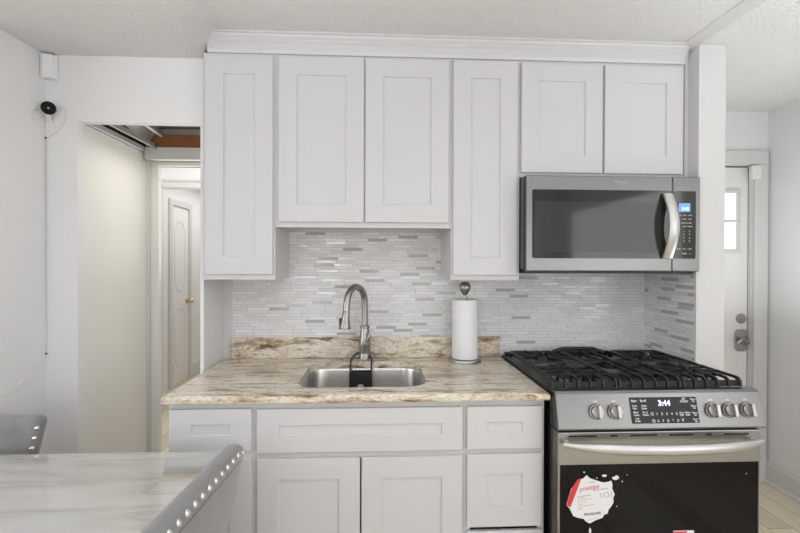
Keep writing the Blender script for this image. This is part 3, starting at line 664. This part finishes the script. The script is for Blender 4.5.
# oven door
B = MB(); B.box(54.7, 84.3, -27.5, -24.7, 26.35, 30.95, .12); dr = B.build('oven_door', M['steel'], t)
B = MB(); B.box(55.0, 84.0, -27.35, -24.7, 8.0, 26.35, .06); gl = B.build('door_glass', M['blackglass'], dr)
MB().box(54.7, 55.0, -27.45, -24.8, 8.0, 26.35).build('door_edge', M['steel_dark'], dr); MB().box(84.0, 84.2, -27.45, -24.8, 8.0, 26.35).build('door_edge', M['steel_dark'], dr)
B = MB()
for a_, b_ in ((56.2, 60.2), (62.2, 63.2), (65.1, 69.0), (70.7, 74.3), (76.1, 77.0), (78.8, 82.5)): B.box(a_, b_, -27.53, -27.4, 30.28, 30.52)
B.build('vent_slot', M['blackplastic'], dr)
hp = []
for k in range(33):
    q = k/32; s_ = 1-(2*q-1)**2; hp.append(Vector((55.2+28.7*q, -28.2-2.35*s_**.75, 29.55)))
hr = MB().tube(hp, [.32+.38*min(1, 6*min(k/32, 1-k/32)) for k in range(33)], 14, True, (.85, 1.05)); hr.tube([(55.9, -27.4, 29.55), (55.7, -28.5, 29.55)], .35, 10); hr.tube([(83.1, -27.4, 29.55), (83.3, -28.5, 29.55)], .35, 10)
hr.build('handle', M['handle'], dr, smooth=True)
MB().box(54.7, 84.3, -27.4, -24.7, 2.2, 7.7, .1).build('storage_drawer', M['steel'], t)
MB().box(54.68, 84.6, -26.9, -24.6, 30.98, 31.3).build('dark_gap_strip', M['gap_shade_and_clip'], t)  # dark strip filling the gap above the oven door
B = MB(); B.tube([(54.45, -25.2, 33.5), (54.35, -25.9, 33.3), (54.35, -26.1, 32.6), (54.35, -26.1, 8)], .12, 8); B.build('side_rail', M['blackplastic'], t, smooth=True)
# burners
for bx, by, r in ((59.6, -19.2, 1.9), (59.6, -8.6, 1.5), (69.4, -13.5, 1.8), (79.0, -19.2, 1.7), (79.0, -8.6, 1.3)):
    bo = MB().lathe((bx, by, 36.38), [(r+.5, 0), (r+.5, .12), (r+.1, .3), (r+.1, .5)], 26).build('burner', M['burner'], t, smooth=True)
    MB().lathe((bx, by, 36.86), [(r, 0), (r+.05, .1), (r-.1, .25), (.01, .3)], 26).build('burner_cap', M['iron'], bo, smooth=True)
# grates
def bar(B, p, q, w_=.17, h=.28):
    p, q = Vector(p), Vector(q); d = (q-p).normalized(); n = Vector((-d.y, d.x, 0)).normalized()*w_
    u_ = Vector((0, 0, h)); rings = [[c_+n*.8, c_+n-u_, c_-n-u_, c_-n*.8] for c_ in (p, q)]
    B.loft(rings)
def longbar(B, x, y0=-4.4, y1=-24.6, zt=37.95, w_=.2):
    pts = [(y0, zt-1.3), (y0-.1, zt-.4), (y0-.6, zt), (y1+.2, zt), (y1-.35, zt-.12), (y1-.75, zt-.5), (y1-.9, zt-1.35)]
    inn = [(y0-.5, zt-1.3), (y0-.5, zt-.6), (y0-.8, zt-.36), (y1+.3, zt-.36), (y1-.1, zt-.45), (y1-.35, zt-.9), (y1-.45, zt-1.35)]
    B.loft([[Vector((x-w_, a_, b_)), Vector((x+w_, a_, b_)), Vector((x+w_, c_, d_)), Vector((x-w_, c_, d_))] for (a_, b_), (c_, d_) in zip(pts, inn)])
def grate(x0, x1, centers, middle=False):
    B = MB(); zt = 37.95; n = 5
    xs = [x0+.2+(x1-x0-.4)*k/n for k in range(n+1)]
    for k, x in enumerate(xs):
        if k in (0, n): longbar(B, x)
        else:
            if middle and k in (2, 3): longbar(B, x, w_=.16)
            else:
                longbar(B, x, y0=-22.0 if k in (1, 4) else -22.6, w_=.17)
                bar(B, (x, -4.6, zt), (x, -6.4, zt)); bar(B, (x, -4.6, zt-.4), (x, -4.6, zt-1.1), .17)
    # front apron between the bars, rear and middle rails
    for k in range(n): B.box(xs[k]+.2, xs[k+1]-.2, -25.2, -24.95, 36.6, 37.45)
    bar(B, (x0+.2, -4.7, zt), (x1-.2, -4.7, zt)); bar(B, (x0+.2, -14.0, zt), (x1-.2, -14.0, zt)); bar(B, (x0+.2, -22.3, zt-.05), (x1-.2, -22.3, zt-.05), .15)
    for cx_, cy_ in centers:
        for k in range(8):
            a_ = k*math.pi/4+.39; c_, s_ = math.cos(a_), math.sin(a_)
            R_ = min(((x1-x0)/2-.2)/max(abs(c_), .01), (4.6 if cy_ > -14 or middle else 3.6)/max(abs(s_), .01))
            bar(B, (cx_+c_*1.1, cy_+s_*1.1, zt), (cx_+c_*R_, cy_+s_*R_, zt), .16, .5)
    if middle:
        B.tube(bez([(x0-2.2, -3.9, 37.0), (x0-1.2, -3.7, 37.5), (x0+.3, -3.5, 37.9), (x0+1.4, -3.5, 38.05), (x1-3.2, -3.5, 38.05), (x1-2.2, -3.5, 37.9), (x1-.9, -3.7, 37.5), (x1, -3.9, 37.0)], 6), .40, 8)
    B.build('grate', M['iron'], t)
grate(54.6, 64.4, ((59.6, -19.2), (59.6, -8.6)))
grate(64.6, 74.0, ((69.4, -13.5),), True)
grate(74.2, 83.2, ((79.0, -19.2), (79.0, -8.6)))
# stickers on the oven glass
st = bpy.data.objects.new('sticker', None)
random.seed(11)
def blob(cx_, cz_, rx, rz, jit, n, y, th=.012):
    pts = []
    for k in range(n):
        a_ = 2*math.pi*k/n; j = 1+random.uniform(-jit, jit); pts.append((cx_+rx*math.cos(a_)*j, cz_+rz*math.sin(a_)*j))
    return MB().prism(pts, y-th, y, 'y')
def sxz(u, v):  # crop pixel of the sticker to inches on the glass
    return (55.55+(u-0)*0.01435, 25.65-(v-0)*.01435)
outline = [(110, 165), (150, 95), (195, 90), (232, 55), (262, 85), (330, 110), (400, 132), (455, 125), (478, 115), (492, 150), (490, 195), (515, 250), (500, 290), (505, 330), (480, 370), (455, 400), (445, 440), (410, 450), (395, 480), (330, 500), (265, 533), (225, 510), (205, 485), (150, 475), (100, 455), (82, 420), (62, 380), (30, 345), (55, 260), (80, 180)]
pts = [sxz(u, v) for u, v in outline]
gy = -27.35
sk = MB().prism(pts, gy-.012, gy-.001, 'y').build('sticker', M['sticker'], gl)
MB().prism([sxz(*p) for p in ((145, 92), (178, 95), (70, 372), (32, 345), (57, 258), (84, 180))], gy-.018, gy-.012, 'y').build('red_band', M['sticker_red'], sk)
yt = gy-.018
def st_text(s_, u, v, size, m, **kw):
    x, z = sxz(u, v); return text(s_, size, (x, yt, z), m, sk, 'sticker_print', rot=(90, kw.pop('r', -8), 0), **kw)
st_text('prestige', 255, 182, .95, M['red_ink'], shear=.35, bold=.012, sx=.95)
st_text('FRIGIDAIRE', 292, 438, .46, M['ink'], bold=.012, r=-5, sx=1.05)
st_text('GALLERY', 290, 125, .22, M['ink'], bold=.0)
st_text('ANTI-SMUDGE', 388, 198, .24, M['ink'], sx=1.1)
st_text('1O1', 430, 258, 1.15, M['print'])
for k, (s_, m_) in enumerate((('Smudge-proof stainless', M['ink']), ('easy to clean', M['ink']), ('Acier inoxydable resistant', M['red_ink']), ('aux taches facile', M['red_ink']), ('a nettoyer', M['red_ink']), ('Acero inoxidable que resiste', M['red_ink']), ('manchas', M['ink']))):
    x, z = sxz(140, 268+k*20); text(s_, .21, (x, yt, z), m_, sk, 'sticker_print', rot=(90, -8, 0), align='LEFT')
x, z = sxz(300, 490); text('fingerprint resistant finish', .2, (x, yt, z), M['print'], sk, 'sticker_print', rot=(90, -5, 0))
tb = MB()
for u, v, ru, rv in ((410, 65, 26, 12), (530, 88, 34, 22), (335, 85, 6, 7), (208, 28, 8, 8), (590, 125, 7, 5), (538, 370, 5, 5), (640, 60, 5, 4)):
    cx_, cz_ = sxz(u, v); blob(cx_, cz_, ru*.01435, rv*.01435, .25, 11, gy-.001).build('sticker_scrap', M['sticker'], gl)
cx_, cz_ = sxz(270, 610); blob(cx_, cz_, .17, .45, .2, 11, gy-.001).build('sticker_scrap', M['sticker'], gl)
lb = MB().box(71.5, 74.6, gy-.012, gy-.001, 14.0, 16.65).build('lower_label', M['sticker'], gl)
MB().box(71.5, 73.6, gy-.016, gy-.012, 16.3, 16.55).build('red_band', M['sticker_red'], lb)
for bx, bz in ((82.3, 24.6),): MB().lathe((bx, gy, bz), [(.08, 0), (.08, .01)], 8, 'y').build('speck', M['sticker'], gl)

# ------------------------------------------------------------------ table
t = thing('dining_table', (-20, -47, 0), 'glossy white marble dining table with faint beige veins', 'table')
MB().box(-49, 9.3, -65.5, -29.2, 28.9, 30, .18).build('tabletop', M['marble'], t)
MB().box(-46, 6.8, -63.5, -31.2, 26.5, 28.88).build('apron', M['wood_leg'], t)
for x in (-46.5, 5.6):
    for y in (-64.4, -32.4):
        MB().loft([[Vector((x+dx*k, y+dy*k, z)) for dx, dy in ((0, 0), (2.2, 0), (2.2, 2.2), (0, 2.2))] for z, k in ((0, 1), (26.5, 1))]).build('leg', M['wood_leg'], t)

# ------------------------------------------------------------------ chairs
def chair(loc, rz, label, top=33.4):
    t = thing('dining_chair', (0, 0, 0), label, 'chair', 'grey velvet dining chairs')
    th = 2.5; Hb = 16.6; z0 = top-Hb; hw0, hw1 = 7.9, 10.0; rec = math.tan(math.radians(9.5))
    # backrest: rounded slab, cross sections stacked from bottom to top
    def section(z, inset, squash=1.):
        f = (z-z0)/Hb; hw = (hw0+(hw1-hw0)*min(1, f*1.05))-inset; yr = (z-top)*rec      # rear face y
        c_ = yr - th/2; r = th/2*squash; pts = []
        for sx_ in (1, -1):
            for k in range(9):
                a_ = math.radians(-90+180*k/8) if sx_ > 0 else math.radians(90+180*k/8)
                pts.append(Vector((sx_*(hw-r*.75)+r*.75*math.cos(a_), c_+r*math.sin(a_) - .010*((hw)**2-(hw-r)**2)*0, z)))
        return pts
    rings = [section(z0, .6, .8)] + [section(z0+.4+(Hb-1.6)*k/10, 0) for k in range(11)]
    for k in range(1, 7):
        a_ = math.radians(90*k/6); rings.append(section(top-1.2+1.2*math.sin(a_), 1.4*(1-math.cos(a_)), max(.12, 1-.75*(1-math.cos(a_)))))
    back = MB().loft(rings).build('backrest', M['velvet'], t, smooth=True, angle=80)
    # dark seam line across the rear panel, crease shade put into its colour
    def rear(x, z, d=0.): return Vector((x, (z-top)*rec+d, z))
    w1 = lambda z: hw0+(hw1-hw0)*(z-z0)/Hb
    pp = [rear(-w1(top)+1.6, top-1.75, -.06), rear(w1(top)-1.6, top-1.75, -.03)]
    MB().tube(pp, .09, 6).build('seam_crease', M['seam'], back, smooth=True)
    # seat
    B = MB(); secs = []
    for z, i in ((15.6, .5), (16.0, 0), (18.3, 0), (19.0, .4), (19.3, 1.6)):
        secs.append([Vector((x, y, z)) for x, y in rrect(-9.6+i, 9.6-i, -20.5+i, -3.6-i*.2, 2.2, 5)])
    B.loft(secs).build('seat', M['velvet'], t, smooth=True, angle=60)
    for x in (-7.6, 7.6):
        for y, dy in ((-17.8, 0), (-6.0, 2.4)):
            MB().loft([[Vector((x+a_*r+(.5 if x > 0 else -.5)*q, y+b_*r+dy*q, z)) for a_, b_ in ((-1, -1), (1, -1), (1, 1), (-1, 1))] for z, r, q in ((0, .5, 1), (15.7, .9, 0))]).build('leg', M['wood_leg'], t)
    # nailheads: one row under the rear top edge, one down each front side
    def nail(p, n):
        q = n.to_track_quat('Z', 'Y').to_matrix()
        o_ = MB().lathe(p, [(.36, -.05), (.35, .05), (.28, .18), (.15, .25), (.01, .27)], 12, 'z', q); return o_.build('nailhead', M['chrome'], back, smooth=True)
    for k in range(13):
        x = -9.0+18.0*k/12; nail(rear(x, top-.75 - (.25 if k in (0, 12) else 0), -.12), Vector((0, 1, .55)).normalized())
    for sx_ in (-1, 1):
        for k in range(9):
            z = top-1.5-1.3*k; hw_ = w1(z); a_ = math.radians(-38); nail(Vector((sx_*(hw_-.94+.94*math.cos(a_)), (z-top)*rec-th/2+th/2*math.sin(a_), z)), Vector((sx_*math.cos(a_), math.sin(a_)*1.0, 0)).normalized())
    t.location = Vector(loc)*S; t.rotation_euler = (0, 0, math.radians(rz))
    return t
chair((12.95, -43.4, 0), -93.8, 'light grey velvet chair with silver nailheads at the right end of the table', 32.9)
chair((-26.6, -22.6, 0), -3, 'dark grey velvet chair behind the table by the left wall')

# ------------------------------------------------------------------ security camera, sensor box and cable
t = thing('security_camera', (-25.4, -10.6, 79), 'small white security camera with a round black face in the wall corner', 'security camera')
q = Vector((.52, -.80, -.30)).normalized().to_track_quat('Z', 'Y').to_matrix()
MB().lathe((-25.0, -12.1, 80.1), [(.4, -1.5), (.8, -1.4), (1.0, -1.0), (1.1, -.3), (1.08, 0)], 28, 'z', q).build('camera_body', M['plastic'], t, smooth=True)
f = MB().lathe((-25.0, -12.1, 80.1), [(1.06, -.02), (1.06, .06), (1.0, .12), (.01, .14)], 28, 'z', q).build('camera_face', M['blackglass'], t, smooth=True)
MB().lathe(Vector((-25.0, -12.1, 80.1))+q @ Vector((0, 0, .13)), [(.15, 0), (.14, .05), (.01, .07)], 16, 'z', q).build('lens', M['steel_dark'], f, smooth=True)
MB().tube([(-25.6, -11.3, 79.6), (-25.9, -10.8, 78.7), (-26.0, -10.05, 78.4)], .28, 10).build('mount', M['plastic'], t, smooth=True)
cb = MB().tube(bez([(-24.6, -11.0, 80.9), (-23.9, -10.3, 80.9), (-23.5, -10.15, 79.8), (-23.9, -10.15, 78.2), (-25.2, -10.15, 76.6), (-26.6, -10.2, 75.6), (-26.75, -10.15, 74), (-26.75, -10.15, 60), (-26.75, -10.15, 48), (-26.8, -10.3, 38.7), (-27.2, -13.5, 36.5), (-27.45, -16.5, 34.7), (-27.75, -20.9, 33.9)], 8), .07, 6).build('camera_cable', M['cable'], smooth=True)
tag(cb, 'thin white cable running down the wall corner from the security camera', 'cable')
for z in (75.7, 39.1): MB().box(-26.94, -26.7, -10.3, -10.02, z-.12, z+.12).build('cable_clip', M['gap_shade_and_clip'], cb)
lp = MB().tube(bez([(-26.5, -10.9, 79.2), (-26.95, -11.2, 78.4), (-27.05, -11.8, 78.0), (-27.12, -12.5, 78.2), (-27.15, -12.8, 79.0), (-27.1, -12.4, 79.7), (-26.95, -11.6, 79.8)], 8), .07, 6).build('cable_loop', M['cable'], smooth=True)
tag(lp, 'small loop of white cable on the left wall behind the camera', 'cable')
bx = MB(); ring = [(-26.9, -10.02), (-26.98, -11.3), (-26.3, -11.6), (-25.6, -11.45), (-25.1, -11.1), (-24.8, -10.5), (-24.75, -10.02)]
bx.prism(ring, 85.5, 89.4, 'z'); bx = bx.build('wall_sensor', M['plastic'], bevel=.12); tag(bx, 'white rounded sensor box high in the left wall corner', 'sensor')
